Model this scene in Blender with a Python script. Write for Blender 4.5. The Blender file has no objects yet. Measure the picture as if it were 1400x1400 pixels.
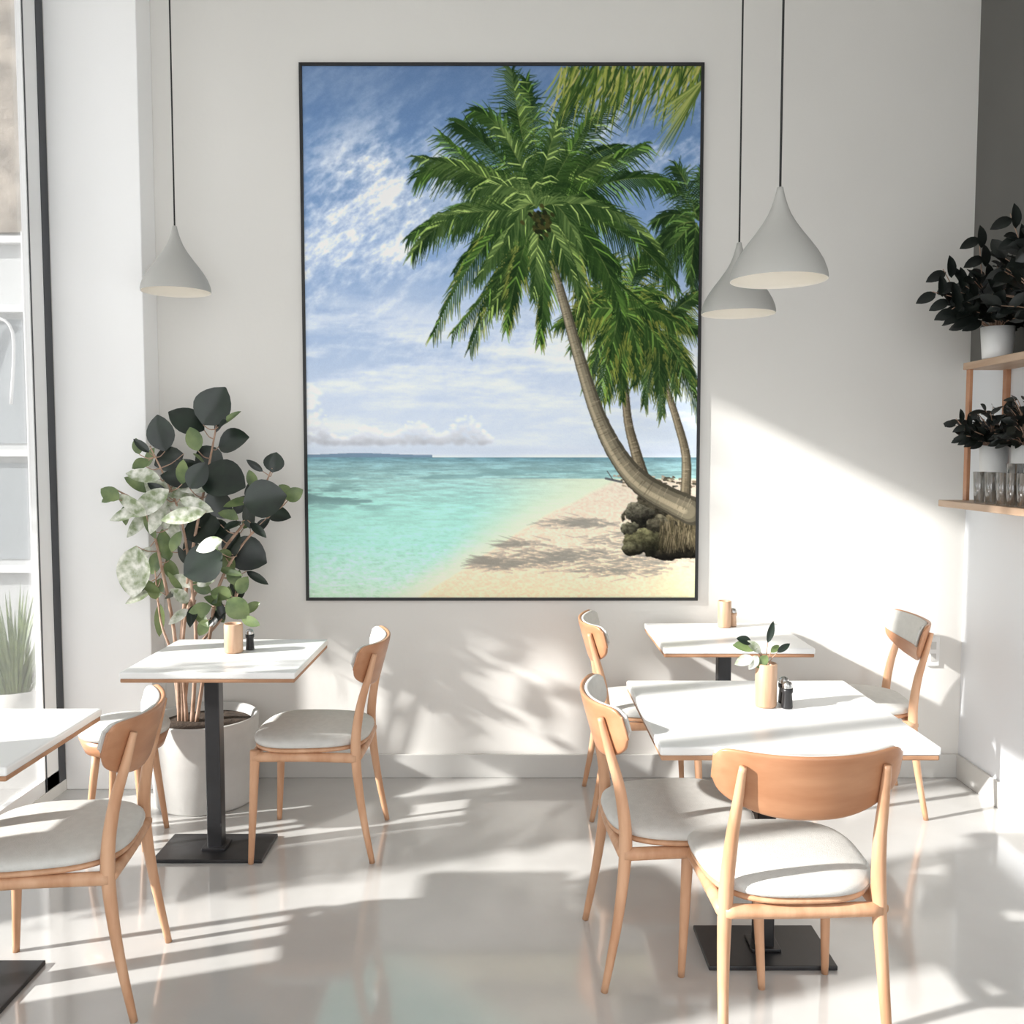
import bpy, bmesh, math, random
import numpy as np
from mathutils import Vector, Matrix, Euler
random.seed(7); np.random.seed(7)
scene = bpy.context.scene
scene.view_settings.view_transform = 'Standard'
scene.view_settings.look = 'None'

CAM_H = 1.52; PITCH = math.radians(3.6); FPX = 1265.0
# ---------------------------------------------------------------- helpers
def measured(px, py, d):
    """world position of something measured on the photo, standing at distance d"""
    ang = math.atan((py-700)/FPX)+PITCH
    z = CAM_H-d*math.tan(ang)
    dep = d*math.cos(PITCH)+(CAM_H-z)*math.sin(PITCH)
    return Vector(((px-700)/FPX*dep, d, z))

def lin(c):
    return tuple((x/255/12.92 if x/255 <= .04045 else ((x/255+.055)/1.055)**2.4) for x in c)

def material(name, rgb, rough=.6, var=.06, scale=6., bump=0., bscale=60., stretch=(1,1,1), spec=.5, metal=0., rgb2=None, detail=4, coat=0.):
    m = bpy.data.materials.new(name); m.use_nodes = True
    nt = m.node_tree; b = nt.nodes['Principled BSDF']
    b.inputs['Roughness'].default_value = rough
    b.inputs['Metallic'].default_value = metal
    b.inputs['Specular IOR Level'].default_value = spec
    if coat: b.inputs['Coat Weight'].default_value = coat; b.inputs['Coat Roughness'].default_value = .06
    c = lin(rgb); c2 = lin(rgb2) if rgb2 else tuple(x*(1-var*2) for x in c)
    tc = nt.nodes.new('ShaderNodeTexCoord'); mp = nt.nodes.new('ShaderNodeMapping')
    mp.inputs['Scale'].default_value = stretch
    nt.links.new(tc.outputs['Object'], mp.inputs['Vector'])
    n = nt.nodes.new('ShaderNodeTexNoise'); n.inputs['Scale'].default_value = scale; n.inputs['Detail'].default_value = detail
    nt.links.new(mp.outputs['Vector'], n.inputs['Vector'])
    r = nt.nodes.new('ShaderNodeValToRGB')
    r.color_ramp.elements[0].position = .35; r.color_ramp.elements[1].position = .65
    r.color_ramp.elements[0].color = (*c2, 1); r.color_ramp.elements[1].color = (*c, 1)
    nt.links.new(n.outputs['Fac'], r.inputs['Fac']); nt.links.new(r.outputs['Color'], b.inputs['Base Color'])
    if bump > 0:
        n2 = nt.nodes.new('ShaderNodeTexNoise'); n2.inputs['Scale'].default_value = bscale
        nt.links.new(mp.outputs['Vector'], n2.inputs['Vector'])
        bp = nt.nodes.new('ShaderNodeBump'); bp.inputs['Strength'].default_value = bump; bp.inputs['Distance'].default_value = .01
        nt.links.new(n2.outputs['Fac'], bp.inputs['Height']); nt.links.new(bp.outputs['Normal'], b.inputs['Normal'])
    return m

M = {}
M['wall'] = material('plaster_warm_white', (227,225,220), .85, .012, 1.5, .05, 40)
M['pillar'] = material('plaster_white', (252,252,251), .75, .01, 2, .04, 40)
M['wallr'] = material('plaster_cool_white', (230,233,236), .85, .01, 2)
M['wallr_up'] = material('plaster_dark_grey', (108,107,103), .85, .03, 2)
M['base'] = material('baseboard_paint', (206,205,201), .5, .02, 3)
M['ceil'] = material('ceiling_paint', (240,240,238), .9, .01, 2)
M['floor'] = material('polished_concrete', (198,197,194), .12, .03, 1.3, .015, 5, rgb2=(182,181,178), spec=.9, detail=7, coat=.6)
M['oak'] = material('oak_wood', (212,168,134), .42, .1, 4, .05, 30, stretch=(6,6,1), rgb2=(192,144,109))
M['oakback'] = material('oak_veneer', (190,140,105), .34, .1, 3, .03, 30, stretch=(1,6,6), rgb2=(172,120,86))
M['oakshelf'] = material('oak_shelf', (196,170,146), .5, .1, 4, .05, 30, stretch=(6,1,6), rgb2=(180,150,124))
M['ply'] = material('ply_edge', (186,144,112), .55, .1, 8, rgb2=(164,120,88))
M['fabric'] = material('light_grey_upholstery', (212,211,206), .9, .03, 40, .25, 400, spec=.2)
M['top'] = material('white_laminate', (240,240,238), .3, .01, 3)
M['black'] = material('black_powder_coat', (38,38,40), .38, .1, 20)
M['frameblk'] = material('black_frame', (26,26,27), .45, .1, 20)
M['cord'] = material('cord_black', (30,30,30), .6, .05, 20)
M['lamp'] = material('matt_grey_enamel', (180,179,174), .5, .02, 5)
M['lampin'] = material('white_enamel', (250,244,232), .6, .01, 5)
M['concrete'] = material('cast_concrete', (208,207,203), .8, .04, 6, .08, 40, rgb2=(196,195,191))
M['soil'] = material('soil', (70,56,44), .95, .2, 30, .8, 60)
M['stem'] = material('stem_brown', (190,160,140), .7, .1, 20, rgb2=(150,120,98))
M['leafdark'] = material('leaf_dark', (40,52,42), .28, .15, 9, rgb2=(22,30,26))
M['leafgreen'] = material('leaf_green', (122,138,88), .42, .15, 12, rgb2=(74,94,56))
M['leafpale'] = material('leaf_variegated', (230,230,220), .5, .15, 26, rgb2=(128,142,104))
M['leafblack'] = material('leaf_near_black', (30,36,32), .38, .15, 12, rgb2=(18,22,20))  # near-black leaf colour of the shelf plants
M['white'] = material('white_ceramic', (236,236,234), .35, .02, 5)
M['winwhite'] = material('window_frame_white', (240,240,239), .45, .01, 5)
M['windark'] = material('window_gasket_dark', (62,64,68), .5, .05, 5)
M['stucco'] = material('stucco_exterior', (160,150,138), .95, .1, 5, 1., 14, rgb2=(118,110,100), detail=8)
M['facade'] = material('facade_white', (184,186,186), .9, .03, 2)
M['facadegl'] = material('facade_dark_glazing', (150,155,158), .3, .03, 2)
M['facadetrim'] = material('facade_trim', (214,214,214), .8, .03, 2)
M['pave'] = material('pavement', (165,163,160), .9, .05, 3)
M['bark'] = material('bark', (110,92,74), .9, .2, 10, .8, 30)
M['treeleaf'] = material('tree_leaf', (70,105,50), .7, .2, 10)
M['steel'] = material('steel', (190,190,188), .3, .03, 5, metal=1.)
M['cupwood'] = material('turned_wood', (204,170,142), .5, .1, 5, stretch=(8,8,1), rgb2=(184,146,116))

def glassmat(name, fac=.08, tint=(1,1,1)):
    m = bpy.data.materials.new(name); m.use_nodes = True; nt = m.node_tree
    for n in list(nt.nodes):
        if n.type != 'OUTPUT_MATERIAL': nt.nodes.remove(n)
    out = [n for n in nt.nodes if n.type == 'OUTPUT_MATERIAL'][0]
    t = nt.nodes.new('ShaderNodeBsdfTransparent'); t.inputs['Color'].default_value = (*tint, 1)
    g = nt.nodes.new('ShaderNodeBsdfGlossy'); g.inputs['Roughness'].default_value = .03
    lw = nt.nodes.new('ShaderNodeLayerWeight'); lw.inputs['Blend'].default_value = .25
    mu = nt.nodes.new('ShaderNodeMath'); mu.operation = 'MULTIPLY_ADD'; mu.inputs[1].default_value = .5; mu.inputs[2].default_value = fac*.4
    nt.links.new(lw.outputs['Fresnel'], mu.inputs[0])
    mx = nt.nodes.new('ShaderNodeMixShader')
    nt.links.new(mu.outputs[0], mx.inputs[0]); nt.links.new(t.outputs[0], mx.inputs[1]); nt.links.new(g.outputs[0], mx.inputs[2])
    nt.links.new(mx.outputs[0], out.inputs[0])
    return m
M['glass'] = glassmat('window_glass', .05)
M['tumbler'] = glassmat('tumbler_glass', .5, (.93,.94,.94))

def obj(name, mesh, mats, parent=None, loc=(0,0,0), rot=(0,0,0)):
    o = bpy.data.objects.new(name, mesh)
    scene.collection.objects.link(o)
    if mats is not None and len(mesh.materials) == 0:
        for m in mats: mesh.materials.append(m)
    o.location = loc; o.rotation_euler = rot
    if parent: o.parent = parent
    return o

def empty(name, loc=(0,0,0), yaw=0.):
    e = bpy.data.objects.new(name, None); scene.collection.objects.link(e)
    e.location = loc; e.rotation_euler = (0,0,yaw); e.empty_display_size = .1
    return e

class MB:
    def __init__(s): s.v=[]; s.f=[]; s.m=[]; s.sm=[]
    def add(s, vs, fs, mi=0, smooth=True):
        o=len(s.v); s.v += [tuple(v) for v in vs]
        for f in fs: s.f.append(tuple(i+o for i in f)); s.m.append(mi); s.sm.append(smooth)
    def box(s, a, b, mi=0):
        x0,y0,z0=a; x1,y1,z1=b
        s.add([(x0,y0,z0),(x1,y0,z0),(x1,y1,z0),(x0,y1,z0),(x0,y0,z1),(x1,y0,z1),(x1,y1,z1),(x0,y1,z1)],
              [(0,3,2,1),(4,5,6,7),(0,1,5,4),(1,2,6,5),(2,3,7,6),(3,0,4,7)], mi, False)
    def tube(s, pts, rad, mi=0, n=14, sub=5, flat=None):
        P=[Vector(p) for p in pts]; pp=[]; rr=[]
        for i in range(len(P)-1):
            p0=P[max(i-1,0)];p1=P[i];p2=P[i+1];p3=P[min(i+2,len(P)-1)]
            for k in range(sub):
                t=k/sub
                pp.append(.5*((2*p1)+(-p0+p2)*t+(2*p0-5*p1+4*p2-p3)*t*t+(-p0+3*p1-3*p2+p3)*t**3))
                rr.append(rad[i]*(1-t)+rad[i+1]*t)
        pp.append(P[-1]); rr.append(rad[-1])
        vs=[]; fs=[]
        up=Vector((0,1,0)) if abs((pp[-1]-pp[0]).normalized().y)<.9 else Vector((1,0,0))
        for i,p in enumerate(pp):
            t=(pp[min(i+1,len(pp)-1)]-pp[max(i-1,0)]).normalized()
            a=t.cross(up).normalized(); b=a.cross(t).normalized()
            for k in range(n):
                th=2*math.pi*k/n
                vs.append(p+(a*math.cos(th)+b*math.sin(th))*rr[i])
        for i in range(len(pp)-1):
            for k in range(n):
                k2=(k+1)%n
                fs.append((i*n+k,i*n+k2,(i+1)*n+k2,(i+1)*n+k))
        fs.append(tuple(range(n-1,-1,-1))); fs.append(tuple((len(pp)-1)*n+k for k in range(n)))
        s.add(vs,fs,mi)
    def lathe(s, prof, c=(0,0,0), n=40, mi=0):
        vs=[]; fs=[]
        for r,z in prof:
            for k in range(n):
                th=2*math.pi*k/n; vs.append((c[0]+r*math.cos(th),c[1]+r*math.sin(th),c[2]+z))
        for i in range(len(prof)-1):
            for k in range(n):
                k2=(k+1)%n; fs.append((i*n+k,i*n+k2,(i+1)*n+k2,(i+1)*n+k))
        s.add(vs,fs,mi)
    def leaf(s, base, d, nrm, L, W, mi=0, droop=.15, fold=.12, rows=8, tip=.9):
        base=Vector(base); d=Vector(d).normalized(); nrm=Vector(nrm)
        nrm=(nrm-d*nrm.dot(d)).normalized(); side=d.cross(nrm).normalized()
        vs=[];fs=[]
        for i in range(rows+1):
            t=i/rows
            w=W*.5*(math.sin(math.pi*t**tip))**.7 if 0<t<1 else W*.02
            c=base+d*(L*t)-nrm*(droop*L*t*t)
            vs += [c-side*w+nrm*fold*w*2, c-side*w*.5+nrm*fold*w*.8, c, c+side*w*.5+nrm*fold*w*.8, c+side*w+nrm*fold*w*2]
        for i in range(rows):
            for k in range(4):
                a=i*5+k; fs.append((a,a+1,a+6,a+5))
        s.add(vs,fs,mi)
    def mesh(s, name):
        me=bpy.data.meshes.new(name); me.from_pydata(s.v,[],s.f)
        me.polygons.foreach_set('material_index', s.m); me.polygons.foreach_set('use_smooth', s.sm)
        me.update(); return me

def boxmesh(name, a, b, bevel=0., seg=2):
    mb=MB(); mb.box(a,b); me=mb.mesh(name)
    if bevel>0:
        bm=bmesh.new(); bm.from_mesh(me)
        bmesh.ops.bevel(bm, geom=bm.edges[:], offset=bevel, segments=seg, affect='EDGES', profile=.5)
        bm.to_mesh(me); bm.free()
    return me

# ---------------------------------------------------------------- room shell
XL, XR, YB, H = -2.02, 2.10, 4.275, 3.66
Y0 = -1.6
def room(name, a, b, m, bevel=0): return obj(name, boxmesh(name,a,b,bevel), [M[m]])
room('floor', (XL-.12,Y0,-.06),(XR+.15,YB+.15,0),'floor')
room('ceiling', (XL-.12,Y0,H),(XR+.15,YB+.15,H+.1),'ceil')
room('wall_back', (XL-.12,YB,0),(XR+.15,YB+.15,H),'wall')
room('wall_right', (XR,Y0,0),(XR+.15,YB,1.93),'wallr')
room('wall_right_upper', (XR,Y0,1.93),(XR+.15,YB,H),'wallr_up')
room('pillar_corner', (XL-.0,4.11,0),(-1.62,YB,H),'pillar',.004)
mb=MB()
mb.box((XL-.12,Y0,0),(XL,1.15,H)); mb.box((XL-.12,1.62,0),(XL,2.20,1.7))  # low piece is out of view, added to keep sun off the floor
mb.box((XL-.12,1.15,3.3),(XL,3.45,H)); mb.box((XL-.12,1.15,0),(XL,4.11,.05))
mb.box((XL-.12,2.26,2.35),(XL,2.86,3.3)); mb.box((XL-.12,4.11,0),(XL,YB,H))  # upper panel is out of view, added to keep sun off the right wall
obj('wall_left', mb.mesh('wall_left'), [M['wall']])
room('baseboard_back', (-1.62,YB-.015,0),(XR,YB,.112),'base',.003)
room('baseboard_right', (XR-.015,Y0,0),(XR,YB-.015,.112),'base',.003)
# windows
def window(name, y0, y1, z0, z1, dark_jamb=False):
    e=empty(name,(XL-.016,0,0))
    mb=MB(); t=.012
    yA=y1-(.06 if dark_jamb else 0)
    mb.box((-t,y0,z0),(t,y0+.05,z1)); mb.box((-t,yA-(.12 if dark_jamb else .05),z0),(t,yA,z1))
    mb.box((-t,y0,z0),(t,yA,z0+.06)); mb.box((-t,y0,z1-.05),(t,yA,z1))
    if dark_jamb:
        mb.box((-t,yA,z0),(t+.003,y1,z1),1)
        mb.box((t-.001,yA-.112,z0),(t+.002,yA-.104,z1),1)
    obj('frame',mb.mesh('frame'),[M['winwhite'],M['windark']],e)
    g=MB(); g.box((-.004,y0+.04,z0+.05),(.004,yA-.04,z1-.04)); obj('pane',g.mesh('pane'),[M['glass']],e)
window('window_1', 3.45,4.11,.05,H-.01,True)
window('window_2', 2.86,3.45,.05,3.3)
window('window_5', 2.20,2.86,.05,2.35)
window('window_3', 1.62,2.20,1.7,3.3)
window('window_4', 1.15,1.62,.05,3.3)
# outlet
e=empty('wall_outlet',(1.965,YB,.60))
obj('plate',boxmesh('plate',(-.03,-.01,-.07),(.03,0,.07),.004),[M['white']],e)
mb=MB(); mb.box((-.012,-.013,.01),(.012,-.009,.045)); mb.box((-.012,-.013,-.045),(.012,-.009,-.01)); obj('sockets',mb.mesh('sockets'),[M['base']],e)

# ---------------------------------------------------------------- exterior
obj('pavement', boxmesh('pavement',(-16,-12,-.3),(XL-.12,14,-.06)), [M['pave']])
e=empty('shop_facade',(0,7.2,0))
mb=MB(); mb.box((-7,0,-.06),(-2.6,.3,3.2),1); mb.box((-7,-.05,3.2),(-2.6,.3,8),0)
for x in (-5.2,-4.35,-3.72,-3.1): mb.box((x,-.08,-.06),(x+.05,0,3.2),3)
for z in (.6,1.5,2.6,3.12): mb.box((-7,-.07,z),(-2.6,0,z+.05),3)
mb.box((-4.28,-.01,.7),(-3.76,0,1.45),2); mb.box((-4.28,-.01,1.6),(-3.76,0,2.55),2); mb.box((-3.67,-.01,1.6),(-3.1,0,2.55),2)
mb.tube([(-4.2,-.05,1.9),(-4.0,-.05,2.5),(-3.82,-.05,2.45),(-3.85,-.05,1.9)],[.012,.012,.012,.012],3,8)
obj('front',mb.mesh('front'),[M['stucco'],M['facade'],M['facadegl'],M['facadetrim']],e)
# unseen tree, added and shaped so its leaves shade print and wall
SUN=Vector((1,.33,-.5)).normalized()
mb=MB()
mb.tube([(-4.5,2.85,-.055),(-4.52,2.83,1.0),(-4.47,2.87,2.2),(-4.5,2.9,3.2),(-4.5,2.95,4.3)],[.06,.05,.045,.035,.02],0)
for k in range(9):
    z=2.6+.2*k; a=random.uniform(0,6.28)
    mb.tube([(-4.5,2.88,z),(-4.5+.3*math.cos(a),2.88+.25*math.sin(a),z+.25),(-4.5+.4*math.cos(a),2.88+.3*math.sin(a),z+.5)],[.02,.013,.006],0,8)
def lowb(y): return 2.25+(3.12-y)/.62*.93
cnt=0
while cnt<3300:
    y=random.uniform(2.55,3.18); z=random.uniform(2.0,5.3); lb=lowb(y)
    keep = 1.0 if z>lb+.30 else (max(0,(z-lb)/.30)*.45)
    if random.random()>keep: continue
    x=random.uniform(-4.85,-4.15)
    yy=y+(x+4.5)*.33; zz=z-(x+4.5)*.5
    d=Vector((random.uniform(-1,1),random.uniform(-1,1),random.uniform(-1,.4)))
    nn=Vector((-1,-.2,.6))+Vector((random.uniform(-.8,.8),random.uniform(-.8,.8),random.uniform(-.8,.8)))
    mb.leaf((x,yy,zz),d,nn,random.uniform(.09,.14),random.uniform(.05,.075),1,rows=4)
    cnt+=1
obj('added_shade_tree',mb.mesh('added_shade_tree'),[M['bark'],M['treeleaf']])
# unseen hedge in planter, added to block sun from part of the floor
mb=MB(); mb.box((-3.3,2.43,-.06),(-2.85,2.80,.45),0)
mb.box((-3.2,2.5,.45),(-2.95,2.74,1.6),1)
for k in range(800):
    p=Vector((random.uniform(-3.28,-2.87),random.uniform(2.43,2.80),random.uniform(.45,1.8)))
    mb.leaf(p,(random.uniform(-1,1),random.uniform(-1,1),random.uniform(0,1)),(random.uniform(-1,1),random.uniform(-1,1),1),.07,.035,1,rows=3)
obj('added_shade_hedge',mb.mesh('added_shade_hedge'),[M['concrete'],M['treeleaf']])
# pot of grass outside
e=empty('potted_grass',(-2.80,5.15,-.06))
mb=MB(); mb.lathe([(0.001,0),(.13,0),(.16,.26),(.145,.26),(.14,.22),(0.001,.22)]); obj('pot',mb.mesh('pot'),[M['concrete']],e)
mb=MB()
for k in range(150):
    a=random.uniform(0,6.28); r=random.uniform(.0,.11); sp=random.uniform(.05,.6)
    mb.leaf((r*math.cos(a),r*math.sin(a),.2),(sp*math.cos(a),sp*math.sin(a),1),(math.cos(a),math.sin(a),.2),random.uniform(.3,.75),.016,0,droop=-.2,rows=5)
obj('blades',mb.mesh('blades'),[M['leafgreen']],e)

# ---------------------------------------------------------------- framed beach print
def noise(h,w,sy,sx,oct=5,seed=0,pers=.55):
    rs=np.random.RandomState(seed); out=np.zeros((h,w)); amp=1;tot=0
    for o in range(oct):
        gh=max(2,int(h/sy*2**o)+2); gw=max(2,int(w/sx*2**o)+2)
        gh=min(gh,h);gw=min(gw,w)
        g=rs.rand(gh,gw)
        yi=np.linspace(0,gh-1.001,h); xi=np.linspace(0,gw-1.001,w)
        y0=yi.astype(int);x0=xi.astype(int); fy=yi-y0;fx=xi-x0
        fy=fy*fy*(3-2*fy); fx=fx*fx*(3-2*fx)
        a=g[y0][:,x0];b=g[y0][:,np.minimum(x0+1,gw-1)];c=g[np.minimum(y0+1,gh-1)][:,x0];d=g[np.minimum(y0+1,gh-1)][:,np.minimum(x0+1,gw-1)]
        out+=amp*((a*(1-fx)+b*fx)*(1-fy)[:,None]+(c*(1-fx)+d*fx)*fy[:,None]); tot+=amp; amp*=pers
    return out/tot
def norm(n): return np.clip((n-n.mean())/(n.std()*4)+.5,0,1)
S=2; X0,Y0p,X1,Y1p=418,91,953,818
W=(X1-X0)*S; HH=(Y1p-Y0p)*S
yy,xx=np.mgrid[0:HH,0:W]; px=xx/S+X0; py=yy/S+Y0p
def grad(stops,arr):
    ks=[s[0] for s in stops]; return np.stack([np.interp(arr,ks,[s[1][c] for s in stops]) for c in range(3)],-1)
def mix(a,b,m): return a*(1-m[...,None])+np.array(b,dtype=float)*m[...,None]
def sst(a,b,x): t=np.clip((x-a)/(b-a),0,1); return t*t*(3-2*t)
sky=grad([(91,(94,122,162)),(200,(106,138,182)),(330,(130,160,202)),(470,(166,187,217)),(560,(190,205,226)),(621,(202,214,226))],py)
def rotn(seed,sy,sx,deg,pers=.6,oct=7):
    big=norm(noise(int(HH*1.8),int(W*2.3),sy,sx,oct,seed,pers))
    ang=math.radians(deg)
    ry=((xx-W/2)*math.sin(-ang)+(yy-HH/2)*math.cos(ang)); rx=((xx-W/2)*math.cos(ang)+(yy-HH/2)*math.sin(ang))
    iy=np.clip((ry+big.shape[0]/2).astype(int),0,big.shape[0]-1); ix=np.clip((rx+big.shape[1]/2).astype(int),0,big.shape[1]-1)
    return big[iy,ix]
def G(cx,cy,a,b): return np.exp(-(((px-cx)/a)**2+((py-cy)/b)**2))
clA=rotn(3,150,340,-34,.55); clB=rotn(4,34,90,-37,.62); clC=rotn(6,12,20,-37,.6,5)
c1=sst(.22,1.0,clA*.5+clB*.32+clC*.18)
env=np.clip(G(540,230,100,60)*1.1+G(500,300,120,70)*1.1+G(440,370,90,70)*1.0+G(900,190,120,60)*1.3+G(600,430,220,80)*.7+.18,0,1.3)
img=mix(sky,(234,238,246),np.clip(c1*env*1.15,0,1))
horA=norm(noise(HH,W,60,420,6,14,.5)); horB=norm(noise(HH,W,20,90,6,15,.6))
h1=sst(.18,.85,horA*.65+horB*.35)
img=mix(img,(238,241,247),h1*sst(350,480,py)*.85)
img=mix(img,(218,226,238),sst(430,590,py)*.35)
def puff(cx,cy,rx_,ry_,col,al):
    global img
    X=(cx-X0)*S;Y=(cy-Y0p)*S;rx_*=S;ry_*=S
    a=int(max(0,X-rx_*2.2));b=int(min(W,X+rx_*2.2));c=int(max(0,Y-ry_*2.2));d=int(min(HH,Y+ry_*2.2))
    if a>=b or c>=d: return
    yy_,xx_=np.mgrid[c:d,a:b]; g=np.exp(-(((xx_-X)/rx_)**2+((yy_-Y)/ry_)**2)**1.3)*al
    img[c:d,a:b]=img[c:d,a:b]*(1-g[...,None])+np.array(col,dtype=float)*g[...,None]
rnd=random.Random(5)
for k in range(620):
    x=rnd.uniform(418,672); hgt=8+9*math.exp(-((x-632)/26)**2)+6*math.exp(-((x-560)/30)**2)+4*math.sin(x/11.)+(10 if x<452 else 0)
    f=rnd.random()**1.1; y=602-hgt*2.0*f
    c=178+72*f+rnd.uniform(-8,8); r=rnd.uniform(1.6,4.6)*(1.1-.4*f)
    puff(x,y,r*1.4,r*.9,(min(c,250),min(c+4,251),min(c+12,252)),.45)
for k in range(60):
    y=rnd.uniform(518,575); x=424+rnd.gauss(0,6)*(1+(y-518)/50); puff(x,y,rnd.uniform(3,6),rnd.uniform(2,4),(246,248,250),.4)
img=mix(img,(194,206,224),sst(598,612,py)*(1-sst(614,621,py))*.6)
isl=(py>617.3-2.6*np.exp(-((px-490)/50)**2))&(py<621)&(px<590)
img[isl]=(118,142,164)
sea=grad([(621,(112,152,166)),(630,(142,180,186)),(650,(164,204,202)),(690,(170,224,214)),(740,(176,234,219)),(790,(196,238,218)),(818,(202,234,206))],py)
wv=norm(noise(HH,W,5,50,5,31,.7))
rip=norm(noise(HH,W,5,12,4,33,.65))
sea=sea*(1+(.12*(wv-.5)*2)[...,None]*np.clip((770-py)/140,.3,1)[...,None])+((rip-.5)*30*sst(670,780,py))[...,None]
reef=sst(.42,.7,norm(noise(HH,W,16,110,5,35)))*np.exp(-((py-674)/17)**2)*(1-sst(500,560,px))
sea=mix(sea,(120,154,154),np.clip(reef*1.1,0,1))
r2=sst(.5,.7,norm(noise(HH,W,6,90,4,37)))*np.exp(-((py-645)/11)**2)
sea=mix(sea,(118,156,160),r2*.6)
m=(py>=621); img[m]=sea[m]
ks=[640,655,668,680,700,730,760,790,818]; vs=[860,835,812,788,748,700,655,612,568]
xs=np.interp(py,ks,vs)+8*(noise(HH,W,30,60,3,41)-.5)
dist=(px-xs)*np.clip((py-600)/160,.2,1)
img=np.where(((py>650)[...,None]),mix(img,(232,238,208),sst(-75,0,dist)*.85),img)
sand=grad([(650,(228,214,196)),(700,(240,221,199)),(760,(248,227,201)),(818,(251,223,187))],py)
sand=sand+((norm(noise(HH,W,4,7,3,43))-.5)*22)[...,None]
sand=mix(sand,(255,240,190),G(945,800,40,24)*.6)
sm=sst(-3,5,dist)*(py>652)
img=img*(1-sm[...,None])+sand*sm[...,None]
def seg(x0,y0,x1,y1,w0,w1,col,al=1.):
    x0=(x0-X0)*S;x1=(x1-X0)*S;y0=(y0-Y0p)*S;y1=(y1-Y0p)*S;w0*=S*.5;w1*=S*.5
    wm=max(w0,w1)+1.5
    a=int(max(0,min(x0,x1)-wm));b=int(min(W,max(x0,x1)+wm+1));c=int(max(0,min(y0,y1)-wm));d=int(min(HH,max(y0,y1)+wm+1))
    if a>=b or c>=d: return
    Y,X=np.mgrid[c:d,a:b]; dx=x1-x0;dy=y1-y0;L2=dx*dx+dy*dy+1e-6
    t=np.clip(((X-x0)*dx+(Y-y0)*dy)/L2,0,1)
    ds=np.hypot(X-x0-t*dx,Y-y0-t*dy); al_=np.clip(w0+(w1-w0)*t-ds+.5,0,1)*al
    img[c:d,a:b]=img[c:d,a:b]*(1-al_[...,None])+np.array(col,dtype=float)*al_[...,None]
SH=(152,148,138)
for k in range(1000):
    cx,cy,rx_,ry_=rnd.choice([(765,757,62,9),(765,757,62,9),(760,764,80,6),(700,772,34,6),(835,778,50,7),(800,712,34,5),(855,738,36,14),(885,762,36,12),(690,742,30,4),(660,765,24,4)])
    a=rnd.gauss(0,1);b_=rnd.gauss(0,1); x=cx+a*rx_*.7;y=cy+b_*ry_*.7
    xsh=float(np.interp(y,ks,vs)); 
    if x<xsh+4: continue
    L=rnd.uniform(8,26); sl=rnd.uniform(-.5,.5)
    seg(x,y,x-L,y+L*sl*.6,rnd.uniform(1.5,4),.6,SH,.42)

def frond(p0,p1,p2,L,dark=(30,58,24),lite=(104,146,62),n=46,tipc=None,droop=.6,w=2.1):
    its=[]
    for i in range(n):
        t=.08+.92*i/(n-1)
        bx=(1-t)**2*p0[0]+2*(1-t)*t*p1[0]+t*t*p2[0]; by=(1-t)**2*p0[1]+2*(1-t)*t*p1[1]+t*t*p2[1]
        tx=2*(1-t)*(p1[0]-p0[0])+2*t*(p2[0]-p1[0]); ty=2*(1-t)*(p1[1]-p0[1])+2*t*(p2[1]-p1[1])
        l=math.hypot(tx,ty)+1e-6; its.append((t,bx,by,tx/l,ty/l))
    ph=rnd.uniform(0,6)
    for t,bx,by,tx,ty in its:
        A=math.radians(58-34*t)
        for sd in (1,-1):
            nx,ny=-ty*sd,tx*sd
            dx=tx*math.cos(A)+nx*math.sin(A); dy=ty*math.cos(A)+ny*math.sin(A)+droop*.45
            l=math.hypot(dx,dy)+1e-6; dx/=l;dy/=l
            LL=L*(math.sin(math.pi*(.18+.70*t))**.7)*rnd.uniform(.65,1.2)
            if ny<0: LL*=.8
            mx_,my_=bx+dx*LL*.5,by+dy*LL*.5
            dx+=rnd.uniform(-.2,.2); dy2=dy+droop*rnd.uniform(.7,1.6); l=math.hypot(dx,dy2)+1e-6; ex,ey=mx_+dx/l*LL*.5,my_+dy2/l*LL*.5
            k=(.5+.5*math.sin(ph+t*7+sd))*.5+.5*rnd.random(); k=k**1.6; k=k*(1.0 if ny<0 else .6)
            if rnd.random()<.08: k=1.35
            col=[dark[c]*(1-k)+lite[c]*k for c in range(3)]
            tc=col if not tipc or rnd.random()<.5 else [col[c]*.4+tipc[c]*.6 for c in range(3)]
            seg(bx,by,mx_,my_,w,w,col); seg(mx_,my_,ex,ey,w,.4,tc)
    for a,b in zip(its[:-1],its[1:]):
        k=.2+.2*math.sin(ph+a[0]*9)
        seg(a[1],a[2],b[1],b[2],1.7*(1-a[0])+.6,1.7*(1-b[0])+.6,(122,138,76),k+.12)
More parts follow.
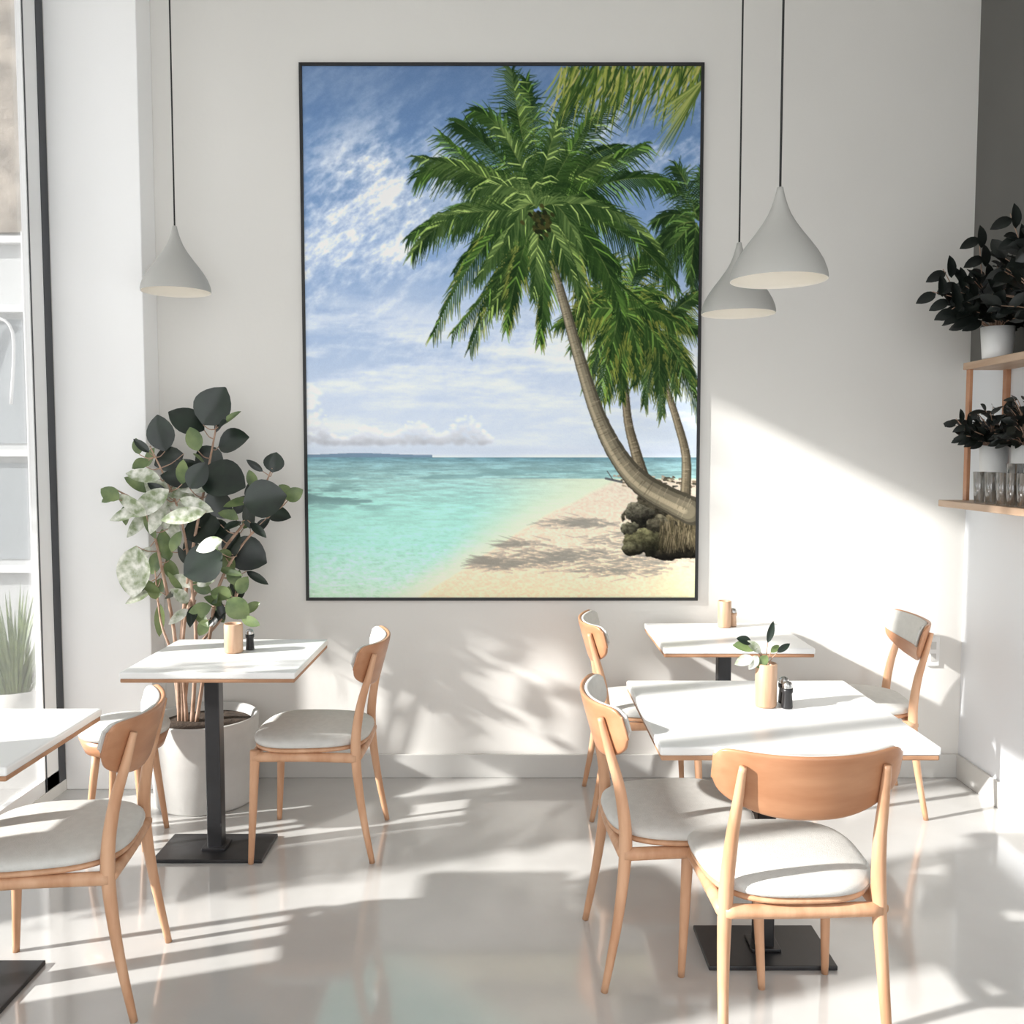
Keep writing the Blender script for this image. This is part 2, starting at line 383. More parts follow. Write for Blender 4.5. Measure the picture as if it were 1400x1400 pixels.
def trunk(pts,w0,w1,base=(122,112,92),lt=(176,162,134)):
    P=[Vector((p[0],p[1],0)) for p in pts]; pp=[]
    for i in range(len(P)-1):
        a=P[max(i-1,0)];b=P[i];c=P[i+1];d=P[min(i+2,len(P)-1)]
        for k in range(20):
            t=k/20; pp.append(.5*((2*b)+(-a+c)*t+(2*a-5*b+4*c-d)*t*t+(-a+3*b-3*c+d)*t**3))
    pp.append(P[-1]); n=len(pp)
    for ps,(of,ww,cc,al) in enumerate([(0,1,[c*.55 for c in base],1),(-.08,.78,[c*.8 for c in base],1),(-.16,.55,base,.9),(-.27,.2,lt,.4)]):
        for i in range(n-1):
            a,b=pp[i],pp[i+1]; w=w0+(w1-w0)*(i/n)**1.6
            seg(a.x+of*w,a.y,b.x+of*w,b.y,w*ww*rnd.uniform(.94,1.04),w*ww,cc,al)
    for i in range(0,n-1,1):
        a,b=pp[i],pp[i+1]; w=w0+(w1-w0)*(i/n)**1.6
        t=(b-a).normalized(); nx,ny=-t.y,t.x
        for q in range(2):
            if rnd.random()<.6:
                e1=rnd.uniform(-.1,.45);e2=rnd.uniform(-.1,.45)
                seg(a.x-nx*w*e1,a.y-ny*w*e1,a.x+nx*w*e2,a.y+ny*w*e2,rnd.uniform(.7,1.6),.8,rnd.choice([(84,76,62),(96,88,72),(190,176,150),(60,54,44),(150,138,114)]),.5)
for k in range(60): 
    x=rnd.uniform(838,950); y=rnd.uniform(646,662); seg(x,y,x+rnd.uniform(2,8),y+rnd.uniform(-1,2),3,1.6,rnd.choice([(92,84,70),(138,122,102),(66,66,54),(176,160,138),(200,186,164)]))
seg(828,650,850,655,3,3,(92,96,98)); seg(830,640,838,652,1.2,1.2,(80,80,80))
D2=(24,42,22); L2=(86,118,58)
for tx_,ty_ in [(958,230),(905,245),(890,300),(880,345),(905,390),(945,400),(960,300),(920,225),(900,330),(935,350),(895,370),(940,380)]:
    frond((950,300),((950+tx_)/2,(300+ty_)/2-22),(tx_,ty_),32,D2,L2,28,w=1.7)
trunk([(893,480),(908,520),(925,570),(938,620),(938,672)],8,15)
trunk([(846,455),(852,510),(858,570),(868,610),(880,650)],9,17)
for tx_,ty_ in [(840,400),(865,520),(880,545),(925,530),(945,510),(960,450),(950,520),(935,430),(870,450),(850,510),(905,560),(955,400),(900,530),(958,560)]:
    frond((900,445),((900+tx_)/2,(445+ty_)/2-20),(tx_,ty_),36,D2,L2,30,(150,150,70),w=1.7)
for tx_,ty_ in [(790,400),(780,470),(800,520),(830,540),(870,500),(905,470),(900,400),(880,350),(830,350),(850,540),(790,440),(760,440),(925,440),(815,560),(835,480),(870,470)]:
    frond((848,420),((848+tx_)/2,(420+ty_)/2-26),(tx_,ty_),40,(26,46,22),(98,132,60),34,(160,158,70),w=1.8)
# boulders and root stump
def boulder(cx,cy,a,b,seed,base=(96,92,80)):
    global img
    n=norm(noise(HH,W,26,26,4,seed,.5)); f=((px-cx)/a)**2+((py-cy)/b)**2+(n-.5)*.9
    mm=1-sst(.86,.98,f)
    tex=norm(noise(HH,W,7,9,4,seed+1,.65)); top_=np.clip((cy-py)/b*.6+(cx-px)/a*.25+.45,0,1)
    c=np.array(base,dtype=float)[None,None]*((.28+.95*top_)*(.65+.7*tex))[...,None]
    img=img*(1-mm[...,None])+np.clip(c,0,255)*mm[...,None]
boulder(925,752,40,12,81,(60,56,46))
boulder(903,700,46,30,69,(70,66,54)); boulder(872,697,22,17,65,(112,108,92)); boulder(862,722,13,12,71,(100,98,80)); boulder(932,728,34,34,67,(96,88,68))
boulder(884,738,32,20,63,(98,96,70)); boulder(868,748,16,10,73,(88,86,66)); boulder(905,716,20,14,75,(84,80,66))
for k in range(420):
    x=rnd.uniform(904,955); y=rnd.uniform(708,736); seg(x,y,x+rnd.uniform(-4,4),y+rnd.uniform(8,22),1.5,.7,rnd.choice([(66,60,44),(124,112,88),(46,42,32),(150,138,110),(90,82,60)]),.6)
trunk([(752,350),(770,410),(790,480),(816,560),(846,620),(884,662),(948,696)],11,40,(134,126,106),(190,176,148))
C=(735,285); 
G1=(26,46,22);G2=(90,126,54);G3=(130,156,82)
for k in range(16):
    a=rnd.uniform(0,6.28); R=rnd.uniform(90,150); ex,ey=C[0]+math.cos(a)*R,C[1]+math.sin(a)*R*.95
    frond(C,((C[0]+ex)/2+rnd.uniform(-15,15),(C[1]+ey)/2-38),(ex,ey),40,(18,36,16),(62,94,40),38,w=1.9)
main=[((688,330),(640,470),52),((712,350),(625,455),50),((650,300),(598,455),54),((640,255),(570,345),54),((620,275),(566,318),52),
((640,200),(570,245),54),((650,215),(566,215),50),((680,190),(632,165),48),((705,170),(655,148),44),((705,180),(700,100),46),((720,170),(715,105),44),((745,180),(780,120),46),
((770,200),(850,135),46),((800,215),(875,200),50),((830,220),(918,240),52),((830,260),(900,345),54),((850,270),(925,390),50),((800,310),(850,425),54),((775,330),(800,440),48),
((745,350),(745,470),50),((725,360),(700,440),46),((700,340),(665,420),46),((770,300),(880,420),50),((690,230),(600,190),46),((780,240),(830,215),44),((765,230),(800,160),44)]
order=list(enumerate(main)); rnd.shuffle(order)
for i,(c,e_,L) in order:
    j=lambda v,s: v+rnd.uniform(-s,s)
    frond((j(C[0],6),j(C[1],6)),(j(c[0],22),j(c[1],18)),(j(e_[0],9),j(e_[1],9)),L*.9,G1,G2 if i%3 else G3,54,(176,170,82) if i in (0,1,2,18,19,20) else None,w=1.75)
for i,(c,e_,L) in enumerate([((700,230),(645,260),44),((740,220),(760,170),40),((780,260),(850,290),46),((700,300),(650,380),44),((760,310),(790,390),44),((735,330),(728,400),40),((715,220),(680,170),40),((690,280),(600,290),46),((760,250),(790,330),44),((720,250),(690,330),44)]):
    frond(C,c,e_,L*.8,(32,56,26),(144,168,96),48,w=1.6)
for k in range(45): 
    x=rnd.gauss(738,9);y=rnd.gauss(298,9); seg(x,y,x+2,y+2,5,4,rnd.choice([(30,36,20),(48,52,26),(66,64,34)]))
for k in range(230):
    t=rnd.random(); bx=765+190*t; by=92-3*t+rnd.uniform(-3,6)
    L=rnd.uniform(30,100)*(1-.3*abs(t-.5)); a=math.radians(rnd.uniform(92,126))
    ex=bx+math.cos(a)*L;ey=by+math.sin(a)*L
    col=rnd.choice([(120,136,60),(150,158,78),(70,92,44),(44,66,30),(176,172,102),(98,122,54),(56,80,36)])
    seg(bx,by,(bx+ex)/2+2,(by+ey)/2,2.0,2.4,col); seg((bx+ex)/2+2,(by+ey)/2,ex,ey,2.4,.5,col)
for k in range(50):
    L=rnd.uniform(40,75); seg(958,108,955-L*rnd.uniform(.6,1.1),112+L*rnd.uniform(.6,1.5),2.2,.5,rnd.choice([(120,140,70),(80,100,46),(160,166,96)]))
img=np.clip(img,0,255)/255.
img=img+np.random.RandomState(2).normal(0,.012,img.shape[:2])[...,None]
img=np.clip(img,0,1)
small=img.reshape(HH//S,S,W//S,S,3).mean((1,3))
linim=np.where(small<=.04045,small/12.92,((small+.055)/1.055)**2.4)
PRINT_GAIN=1.22
linim=np.clip(linim*PRINT_GAIN,0,.98)
nh,nw=linim.shape[:2]
fx0,fx1,fz0,fz1=-.955,.862,.840,3.268
fw=.014
gx=np.linspace(fx0+fw,fx1-fw,nw); gz=np.linspace(fz1-fw,fz0+fw,nh)
ZZ,XX=np.meshgrid(gz,gx,indexing='ij')
co=np.stack([XX,np.full_like(XX,0.),ZZ],-1).reshape(-1,3).astype(np.float32)
idx=np.arange(nh*nw).reshape(nh,nw)
fa=np.stack([idx[:-1,:-1],idx[1:,:-1],idx[1:,1:],idx[:-1,1:]],-1).reshape(-1,4)
me=bpy.data.meshes.new('print')
me.vertices.add(len(co)); me.vertices.foreach_set('co',co.ravel())
me.loops.add(fa.size); me.loops.foreach_set('vertex_index',fa.ravel().astype(np.int32))
me.polygons.add(len(fa)); me.polygons.foreach_set('loop_start',(np.arange(len(fa))*4).astype(np.int32))
me.update(calc_edges=True)
ca=me.color_attributes.new('ink','FLOAT_COLOR','POINT')
ca.data.foreach_set('color',np.concatenate([linim.reshape(-1,3),np.ones((nh*nw,1))],1).astype(np.float32).ravel())
mp_=bpy.data.materials.new('beach_print_ink'); mp_.use_nodes=True
b=mp_.node_tree.nodes['Principled BSDF']; at=mp_.node_tree.nodes.new('ShaderNodeAttribute'); at.attribute_name='ink'
mp_.node_tree.links.new(at.outputs['Color'],b.inputs['Base Color']); b.inputs['Roughness'].default_value=.9; b.inputs['Specular IOR Level'].default_value=.1
e=empty('framed_beach_print',(0,YB,0))
obj('print',me,[mp_],e,(0,-.012,0))
mb=MB(); FD=-.018
mb.box((fx0,FD,fz0),(fx0+fw,0,fz1)); mb.box((fx1-fw,FD,fz0),(fx1,0,fz1)); mb.box((fx0+fw,FD,fz0),(fx1-fw,0,fz0+fw)); mb.box((fx0+fw,FD,fz1-fw),(fx1-fw,0,fz1))
mb.box((fx0+fw,-.010,fz0+fw),(fx1-fw,-.002,fz1-fw))
obj('frame',mb.mesh('frame'),[M['frameblk']],e)

# ---------------------------------------------------------------- dining chair
def rear_leg(sx):
    mb=MB(); mb.tube([(sx*.205,-.245,0),(sx*.2,-.205,.22),(sx*.192,-.185,.42),(sx*.184,-.2,.57),(sx*.178,-.232,.69),(sx*.174,-.256,.78)],[.010,.0145,.019,.0165,.013,.009])
    return mb.mesh('rear_leg')
def front_leg(sx):
    mb=MB(); mb.tube([(sx*.212,.205,0),(sx*.206,.195,.2),(sx*.2,.185,.425)],[.010,.0145,.019])
    return mb.mesh('front_leg')
def slab(name, xw, yfun, zc, hfun, th, nx=36, n=20, p=4.5, zdrop=None):
    vs=[];fs=[]
    for i in range(nx+1):
        u=-1+2*i/nx; us=math.sin(u*math.pi/2)
        x=us*xw; y=yfun(us); zt,zb=hfun(us); zc_=(zt+zb)/2; hh=max((zt-zb)/2,.004)
        e_=max(1e-3,(1-abs(us)**22))**.5
        dy=(yfun(us+.01)-yfun(us-.01))/(.02*xw); l=math.hypot(1,dy); nx_,ny_=-dy/l,1/l
        for k in range(n):
            th_=2*math.pi*k/n; c,s_=math.cos(th_),math.sin(th_)
            a=abs(c)**(2/p)*(1 if c>0 else -1)*th*.5*max(.4,e_); b_=abs(s_)**(2/p)*(1 if s_>0 else -1)*hh*max(.6,e_)
            tilt=-(zc_+b_-zc)*.28
            vs.append((x+nx_*a,y+ny_*a+tilt,zc_+b_))
    for i in range(nx):
        for k in range(n):
            k2=(k+1)%n; fs.append((i*n+k,(i+1)*n+k,(i+1)*n+k2,i*n+k2))
    fs.append(tuple(range(n))); fs.append(tuple(nx*n+k for k in range(n-1,-1,-1)))
    mb=MB(); mb.add(vs,fs); return mb.mesh(name)
def seatshape(name, z0, z1, sw, sd, dome, yc=0., edge=.012):
    mb=MB(); n=48; vs=[]; fs=[]; 
    def ring(s,z,dm=0):
        out=[]
        for k in range(n):
            th=2*math.pi*k/n; c,s_=math.cos(th),math.sin(th); p=3.0
            x=abs(c)**(2/p)*(1 if c>0 else -1)*sw*s; y=abs(s_)**(2/p)*(1 if s_>0 else -1)*sd*s
            x*=1+.07*(y/sd)
            out.append((x,y+yc,z))
        return out
    h=z1-z0
    rings=[(.0,z0),(.93,z0),(.985,z0+h*.12),(1.,z0+h*.4),(.99,z0+h*.7),(.95,z0+h*.93),(.86,z1+dome*.3),(.65,z1+dome*.75),(.35,z1+dome),(.0,z1+dome)]
    for s,z in rings: vs+=ring(max(s,.002),z)
    for i in range(len(rings)-1):
        for k in range(n):
            k2=(k+1)%n; fs.append((i*n+k,i*n+k2,(i+1)*n+k2,(i+1)*n+k))
    mb.add(vs,fs); return mb.mesh(name)
def ybk(u): return -.262+.075*abs(u)**2.2
def hbk(u): return (.820-.008*(1-u*u), .640+.07*abs(u)**2.6)
def hpad(u): return (.818-.008*(1-u*u), .70+.035*abs(u)**2.5)
parts=[('rear_leg_1',rear_leg(-1),'oak'),('rear_leg_2',rear_leg(1),'oak'),('front_leg_1',front_leg(-1),'oak'),('front_leg_2',front_leg(1),'oak'),
 ('backrest',slab('backrest',.232,ybk,.735,hbk,.018),'oakback'),
 ('back_pad',slab('back_pad',.224,lambda u: ybk(u)+.014,.735,hpad,.018),'fabric'),
 ('seat_cushion',seatshape('seat_cushion',.435,.466,.222,.220,.012),'fabric'),
 ('seat_shell',seatshape('seat_shell',.418,.437,.217,.215,.0),'oak')]
mb=MB()
for sx in (-1,1):
    mb.tube([(sx*.197,-.19,.395),(sx*.2,0,.40),(sx*.202,.19,.40)],[.019,.018,.019],0,10)
mb.tube([(-.2,.188,.40),(0,.2,.40),(.2,.188,.40)],[.018,.018,.018],0,10)
mb.tube([(-.195,-.19,.395),(0,-.195,.395),(.195,-.19,.395)],[.018,.018,.018],0,10)
parts.append(('rails',mb.mesh('rails'),'oak'))
def chair(x,y,facing_deg):
    e=empty('dining_chair',(x,y,0),math.radians(facing_deg))
    for n_,me_,m_ in parts: obj(n_,me_,[M[m_]],e)
    return e
chair(.712,2.41,2)        # near right, back to camera
chair(.495,2.745,-87)     # left of near right table
chair(.575,3.95,-90)      # left of back table
chair(1.50,3.99,84)       # right of back table
chair(-.765,3.56,90)      # right of left table
chair(-1.285,2.56,98)     # near left

# ---------------------------------------------------------------- tables
def table(x,y,w,d,bw=.40,bd=.26,bx=0.,by=0.):
    e=empty('cafe_table',(x,y,0))
    obj('top',boxmesh('top',(-w/2,-d/2,.716),(w/2,d/2,.74),.006,3),[M['top']],e)
    obj('edge',boxmesh('edge',(-w/2+.003,-d/2+.003,.702),(w/2-.003,d/2-.003,.7165),.004),[M['ply']],e)
    c=(bx,by,0)
    obj('column',boxmesh('column',(-.028,-.028,.02),(.028,.028,.69),.004),[M['black']],e,c)
    obj('bracket',boxmesh('bracket',(-.14,-.11,.69),(.14,.11,.702),.002),[M['black']],e,c)
    obj('foot',boxmesh('foot',(-bw/2,-bd/2,0),(bw/2,bd/2,.014),.003),[M['black']],e,c)
    obj('collar',boxmesh('collar',(-.045,-.045,.014),(.045,.045,.024),.002),[M['black']],e,c)
table(.77,2.785,.75,.73,.38,.24,0,-.03)
table(.915,3.955,.61,.56,.36,.24)
table(-1.09,3.56,.63,.60,.41,.24,-.045,-.09)
table(-1.50,2.53,.48,.54,.34,.28,-.06,0)

# round upholstered stool behind the left table
e=empty('upholstered_stool',(-1.52,3.57,0))
mb=MB(); mb.lathe([(.001,.43),(.14,.43),(.165,.437),(.17,.455),(.16,.472),(.10,.482),(.001,.484)],n=40); obj('cushion',mb.mesh('cushion'),[M['fabric']],e)
mb=MB(); mb.lathe([(.001,.35),(.10,.355),(.145,.375),(.165,.43),(.001,.43)],n=40); obj('seat_bowl',mb.mesh('seat_bowl'),[M['oakback']],e)
mb=MB()
for k in range(4):
    a=math.pi/4+k*math.pi/2; mb.tube([(.16*math.cos(a),.16*math.sin(a),0),(.11*math.cos(a),.11*math.sin(a),.37)],[.010,.016])
obj('legs',mb.mesh('legs'),[M['oak']],e)

# ---------------------------------------------------------------- table-top things
def cup(x,y,r,h,name='wooden_cup'):
    mb=MB(); mb.lathe([(.001,0),(r*.92,0),(r,.006),(r,h-.004),(r-.003,h),(r-.006,h-.004),(r-.006,.01),(.001,.01)],n=28)
    return obj(name,mb.mesh(name),[M['cupwood']],None,(x,y,.741))
def shaker(x,y,mat='black'):
    e=empty('pepper_shaker',(x,y,.741))
    mb=MB(); mb.lathe([(.001,0),(.016,0),(.017,.004),(.014,.045),(.017,.05),(.017,.062),(.001,.062)],n=24); obj('body',mb.mesh('body'),[M[mat]],e)
    mb=MB(); mb.lathe([(.015,.062),(.016,.07),(.012,.08),(.001,.084)],n=24); obj('cap',mb.mesh('cap'),[M['steel']],e)
cup(-1.095,3.60,.036,.115); shaker(-1.045,3.65)
cup(.957,4.13,.030,.12); shaker(1.0,4.15,'cupwood')
shaker(.845,2.80); shaker(.852,2.86)
e=empty('potted_sprig',(.785,2.82,.741))
mb=MB(); r,h=.033,.135; mb.lathe([(.001,0),(r*.92,0),(r,.006),(r,h-.004),(r-.003,h),(r-.006,h-.004),(r-.006,.1),(.001,.1)],n=28); obj('pot',mb.mesh('pot'),[M['cupwood']],e)
mb=MB()
for (dx,dz,ln,wd,mi,ax,az) in [(-.03,.185,.075,.04,1,-1,.15),(.0,.20,.07,.022,0,.35,1),(-.045,.155,.06,.035,2,-1,-.3),(.03,.17,.05,.02,0,.9,.6),(-.02,.17,.06,.03,2,-.8,.7),(-.05,.20,.05,.03,0,-1,.4),(.0,.16,.05,.03,1,-.5,-.5),(-.03,.16,.05,.03,2,-.6,-.8),(.01,.17,.04,.02,1,.3,.2)]:
    mb.tube([(0,0,.1),(dx*.4,0,.1+(dz-.1)*.6),(dx,-.01,dz)],[.002,.0018,.0012],3,6)
    mb.leaf((dx,-.01,dz),(ax,random.uniform(-.3,.3),az),(.1,-1,.6),ln,wd,mi)
obj('leaves',mb.mesh('leaves'),[M['leafdark'],M['leafgreen'],M['leafpale'],M['stem']],e)

# ---------------------------------------------------------------- pendants
def pendant(x,y,z):
    e=empty('pendant_lamp',(x,y,z)); kr,kz=.97,.95
    prof=[(.145,0),(.1455,.010),(.142,.028),(.132,.055),(.115,.085),(.094,.115),(.071,.145),(.050,.175),(.034,.203),(.024,.228),(.017,.25),(.012,.27),(.009,.285)]
    prof=[(r*kr,zz*kz) for r,zz in prof]
    mb=MB(); mb.lathe(prof+[(.001,.288*kz)],n=56); inner=[(r-.003,zz) for r,zz in prof[:9]]+[(.001,.205*kz)]
    mb.lathe([(prof[0][0],0)]+inner,n=56,mi=1)
    obj('shade',mb.mesh('shade'),[M['lamp'],M['lampin']],e)
    mb=MB(); mb.lathe([(.001,.03),(.018,.036),(.03,.055),(.032,.075),(.024,.1),(.016,.12),(.016,.17)],n=28); obj('bulb',mb.mesh('bulb'),[M['lampin']],e)
    mb=MB(); mb.tube([(0,0,.265),(0,0,(H-z)*.5),(0,0,H-z-.02)],[.0035,.0035,.0035],0,8); obj('cord',mb.mesh('cord'),[M['cord']],e)
    mb=MB(); mb.lathe([(.05,H-z),(.05,H-z-.02),(.012,H-z-.03),(.001,H-z-.03)],n=28); obj('canopy',mb.mesh('canopy'),[M['lamp']],e)
pendant(-1.405,3.92,2.195); pendant(.79,2.78,2.032); pendant(.875,3.62,2.06)

# ---------------------------------------------------------------- corner plant
pc=Vector((-1.35,4.00,0)); PD=pc.y
e=empty('potted_rubber_plant',pc)
mb=MB(); mb.lathe([(.001,0),(.205,0),(.215,.012),(.23,.36),(.23,.372),(.222,.378),(.212,.372),(.20,.34),(.001,.34)],n=64); obj('pot',mb.mesh('pot'),[M['concrete']],e)
mb=MB(); mb.lathe([(.001,.345),(.12,.35),(.20,.342)],n=40); obj('soil',mb.mesh('soil'),[M['soil']],e)
mb=MB(); stems=[]
def W3(x,y,d=PD): 
    v=measured(x,y,d); return v-pc
for pts in [[(250,975),(248,870),(262,760),(285,640),(300,560)],[(262,975),(268,880),(262,800),(245,700),(205,610)],[(255,975),(252,850),(300,760),(345,700),(372,640)],
            [(245,975),(240,880),(222,780),(200,700),(160,670)],[(268,975),(285,880),(300,800),(335,740),(385,690)],[(250,975),(262,900),(300,850),(325,810)],[(246,975),(236,900),(220,850),(212,780)]]:
    jit=random.uniform(-.07,.03); P=[]
    for i,(a,b_) in enumerate(pts):
        v=W3(a,b_,PD+jit*i/4*1.2); 
        if i==0: v=Vector((v.x,v.y,.335))
        P.append(v)
    stems.append(P); mb.tube(P,[.0095,.0085,.007,.005,.003][:len(P)] if len(P)==5 else [.009,.007,.005,.003],0,8)
allp=[]
for P in stems:
    for i in range(len(P)-1):
        for k in range(6): allp.append(P[i].lerp(P[i+1],k/6))
D,Gn,Pl=1,2,3
leaves=[(292,555,58,50,D,60),(255,575,52,40,D,150),(220,592,50,38,D,100),(230,628,44,34,D,200),(318,603,46,40,D,20),(285,628,48,40,D,130),(305,655,66,56,D,-20),
(362,682,56,52,D,10),(375,632,28,28,D,80),(275,722,54,48,D,190),(338,757,58,50,D,-25),(278,772,56,52,D,210),(380,703,36,24,D,-10),(300,690,46,34,D,-60),(262,752,34,26,D,120),(325,805,34,26,D,-90),(245,655,50,26,D,170),(318,745,40,34,D,60),(350,670,30,34,D,120),
(188,610,22,14,Gn,100),(205,625,30,18,Gn,60),(205,688,54,30,Pl,215),(184,782,60,46,Pl,-95),(226,745,44,24,Gn,100),(250,705,52,22,Pl,190),(150,675,30,20,Gn,150),(172,702,40,18,Pl,200),(230,668,54,24,Pl,160),(325,832,36,30,Gn,-40),
(302,812,30,22,Gn,170),(272,835,34,22,Gn,200),(218,848,46,14,Gn,-90),(217,805,30,18,Gn,-100),(332,800,26,20,Gn,60),(190,662,42,18,Gn,150),(345,655,26,16,Gn,110),(402,676,26,20,Gn,30),(240,690,34,16,Pl,140),(320,790,26,18,Gn,-50),(278,858,26,16,Gn,-120),(343,850,28,14,Gn,-20),
(215,705,46,20,Pl,250),(262,665,48,22,Pl,-10),(195,650,40,20,Pl,170),(255,680,40,20,Pl,-50),(212,770,36,22,Gn,240),(235,780,36,20,Gn,-60),(352,790,36,12,D,-30),(310,700,36,18,Gn,-30),(340,710,30,16,Gn,60),(225,700,40,18,Pl,100),(265,600,34,22,Gn,110),(150,680,26,14,Gn,210),(290,760,30,20,Gn,20),(300,840,26,18,Gn,-60),(260,830,24,16,Gn,120),(390,670,22,14,Gn,140),
(180,690,40,18,Pl,140),(190,715,44,20,Pl,230),(235,720,40,20,Pl,-70),(212,672,44,20,Pl,120),(268,690,40,18,Pl,-20),(285,745,34,20,Pl,200),(240,740,30,16,Gn,70),(312,770,34,20,Gn,-70),(345,830,26,14,Gn,30),(250,645,34,18,Gn,80),(298,725,40,30,D,-30),(330,690,34,24,D,40),(270,650,40,30,D,60)]
for (x,y,L,Wd,mi,ad) in leaves:
    d_=PD+random.uniform(-.18,.08)
    if mi==Pl: L*=1.15; d_-=.04
    c=W3(x,y,d_); a=math.radians(ad); s=(PD+.02)/FPX
    dr=Vector((math.cos(a),random.uniform(-.25,.15),math.sin(a))).normalized()
    base=c-dr*L*s*.5
    near=min(allp,key=lambda q:(q-base).length+max(0,q.z-base.z)*1.5)
    mid=(near+base)/2+Vector((0,0,-.01))
    mb.tube([near,mid,base],[.0028,.0022,.002],0,6,3)
    mb.leaf(base,dr,(random.uniform(-.35,.35),-1,random.uniform(.1,.7)),L*s,Wd*s,mi,droop=random.uniform(-.05,.15),fold=random.uniform(.04,.14))
rs=random.Random(11)
for k in range(90):
    q=rs.choice(allp)
    if q.z<.85: continue
    dr=Vector((rs.uniform(-1,.8),rs.uniform(-.8,.0),rs.uniform(-.6,.8))).normalized(); b0=q+dr*.03
    mb.tube([q,b0],[.0022,.0018],0,6,2)
    mb.leaf(b0,dr,(rs.uniform(-.4,.4),-1,rs.uniform(.1,.8)),rs.uniform(.07,.13),rs.uniform(.03,.055),(Pl if q.x<.02 and rs.random()<.5 else rs.choice([Gn,D])),droop=.1,fold=.1)
obj('foliage',mb.mesh('foliage'),[M['stem'],M['leafdark'],M['leafgreen'],M['leafpale']],e)

# ---------------------------------------------------------------- wall shelves
e=empty('wall_shelf',(0,0,0))
obj('board_lower',boxmesh('board_lower',(1.84,2.2,1.294),(XR,3.99,1.322),.003),[M['oakshelf']],e)
obj('board_upper',boxmesh('board_upper',(1.92,2.2,1.875),(XR,3.97,1.905),.003),[M['oakshelf']],e)
obj('end_post',boxmesh('end_post',(1.925,3.92,1.322),(1.94,3.95,1.875),.002),[M['oakback']],e)
obj('rear_post',boxmesh('rear_post',(2.08,3.92,1.322),(XR,3.95,1.875),.002),[M['oakback']],e)
def pottedplant(name,x,y,z,r,h,leaflist,potmat='white',seedn=0,n=40,spread=.2,hgt=.3,L=.09,Wd=.05,mat='leafblack'):
    e=empty(name,(x,y,z)); rs=random.Random(seedn)
    mb=MB(); mb.lathe([(.001,0),(r*.82,0),(r*.86,.006),(r,h),(r-.006,h),(r-.01,h-.02),(.001,h-.02)],n=32); obj('pot',mb.mesh('pot'),[M[potmat]],e)
    mb=MB()
    for k in range(n):
        a=rs.uniform(0,6.28); q=rs.random()**.6
        ex=max(-.34,min(XR-.04-x-.05, spread*q*math.cos(a)-.0)); 
        tip=Vector((ex,spread*q*math.sin(a)*1.0,h+hgt*rs.uniform(.1,1)*(1.05-.5*q)))
        mb.tube([(0,0,h-.03),(tip.x*.4,tip.y*.4,h+(tip.z-h)*.6),tip],[.003,.0025,.0015],0,6,3)
        for j in range(4):
            f=.45+.18*j; b0=Vector((0,0,h)).lerp(tip,f); 
            dd=Vector((math.cos(a+rs.uniform(-1.2,1.2)),math.sin(a+rs.uniform(-1.2,1.2)),rs.uniform(-.4,.9)))
            if b0.x+dd.x*L+x>XR-.01: dd.x=-abs(dd.x)
            mb.leaf(b0,dd,(rs.uniform(-.5,.5),-.8,rs.uniform(.1,1)),L*rs.uniform(.7,1.2),Wd*rs.uniform(.7,1.2),1,rows=6)
    for (x0_,z0_,x1_,z1_) in leaflist:
        mb.tube([(0,0,h-.02),((x0_)*.6,0,h+(z0_-h)*.8),(x1_,-.02,z1_)],[.004,.003,.0015],0,6,5)
        for j in range(7):
            f=.35+.1*j; p=Vector((x1_*f,-.02*f,h+(z1_-h)*f)); sd=1 if j%2 else -1
            mb.leaf(p,(sd*.5+(-.6 if x1_<0 else .6),-.2,.5*sd),(.1,-1,.4),L,Wd*.9,1,rows=6)
    obj('foliage',mb.mesh('foliage'),[M['stem'],M[mat]],e)
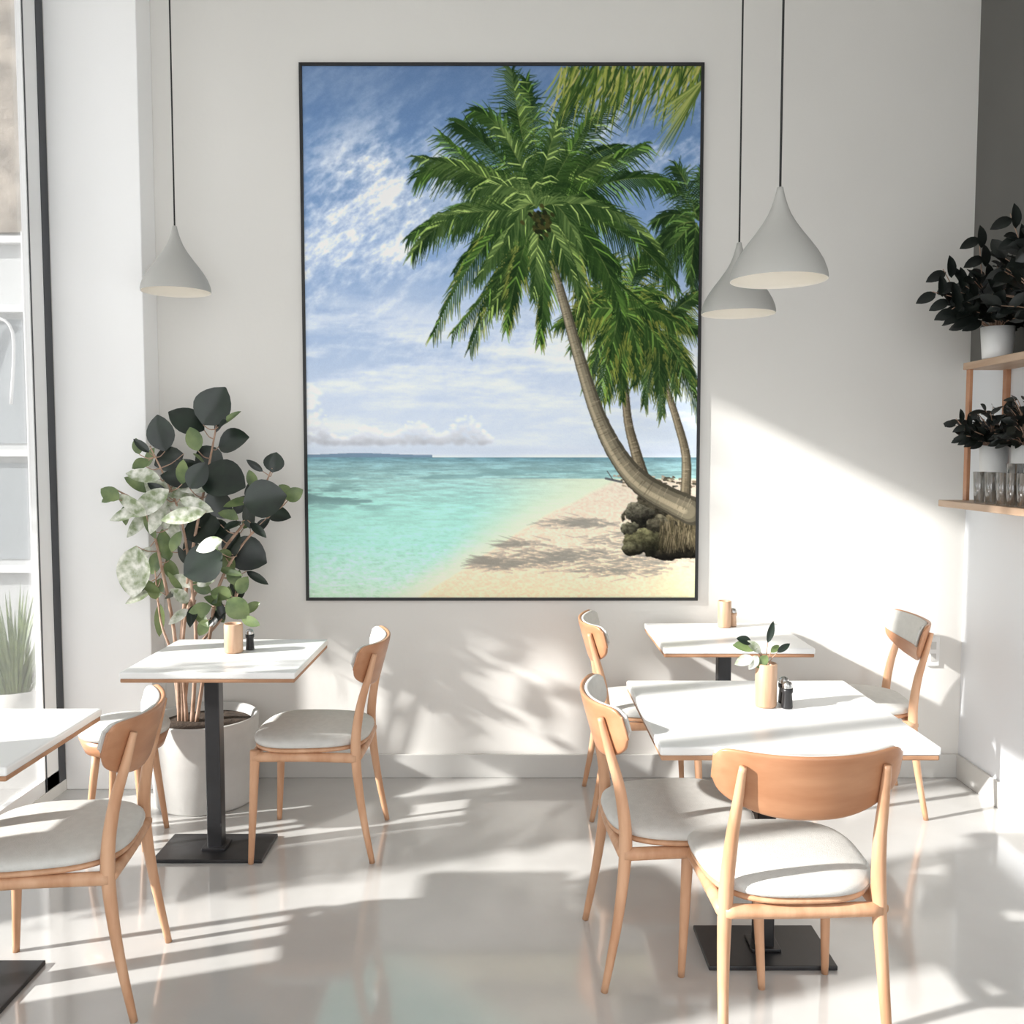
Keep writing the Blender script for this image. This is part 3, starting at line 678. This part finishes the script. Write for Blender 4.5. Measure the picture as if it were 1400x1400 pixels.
pottedplant('potted_ficus',1.985,3.82,1.906,.065,.13,[(-.2,.25,-.28,.27),(-.1,.3,-.10,.50),(-.2,.2,-.24,.36),(-.2,.25,-.2,.2)],seedn=3,n=38,spread=.19,hgt=.34)
pottedplant('potted_ficus',2.0,3.50,1.906,.065,.14,[(-.1,.3,-.16,.5)],seedn=5,n=40,spread=.2,hgt=.42)
pottedplant('potted_ivy',1.99,3.83,1.323,.055,.23,[(-.15,.28,-.17,.34),(-.15,.28,-.14,.27)],seedn=8,n=40,spread=.15,hgt=.21,L=.06,Wd=.03)
pottedplant('potted_ivy',2.02,3.64,1.323,.055,.23,[],seedn=9,n=40,spread=.13,hgt=.27,L=.06,Wd=.03)
mb=MB()
GP=[(.001,.0),(.019,.0),(.026,.125),(.0245,.125),(.018,.006),(.001,.006)]
for i in range(3):
    for j in range(6):
        x=1.872+.058*i; y=3.17+.072*j+.01*(i%2)
        if i==2 and j>3: continue
        mb.lathe(GP,(x,y,1.323),20)
        if (i+j)%2==0: mb.lathe([(r_,z_+.035) for r_,z_ in GP],(x,y,1.323),20)
mb.lathe(GP,(1.885,3.64,1.323),20); mb.lathe(GP,(1.885,3.73,1.323),20)
obj('drinking_glasses',mb.mesh('drinking_glasses'),[M['tumbler']])

# ---------------------------------------------------------------- light & camera
w=bpy.data.worlds.new('world'); scene.world=w; w.use_nodes=True
bg=w.node_tree.nodes['Background']; bg.inputs[0].default_value=(.965,.978,1,1); bg.inputs[1].default_value=2.15
sd=bpy.data.lights.new('sun','SUN'); sd.energy=10.; sd.angle=math.radians(1.3); sd.color=(1,.975,.94)
so=bpy.data.objects.new('sun',sd); scene.collection.objects.link(so); so.rotation_euler=SUN.to_track_quat('-Z','Y').to_euler(); so.location=(-8,-2,6)
cd=bpy.data.cameras.new('camera'); cd.sensor_width=36; cd.lens=36*FPX/1400; cd.clip_start=.05
co_=bpy.data.objects.new('camera',cd); scene.collection.objects.link(co_); co_.location=(0,0,CAM_H); co_.rotation_euler=(math.pi/2-PITCH,0,0)
scene.camera=co_
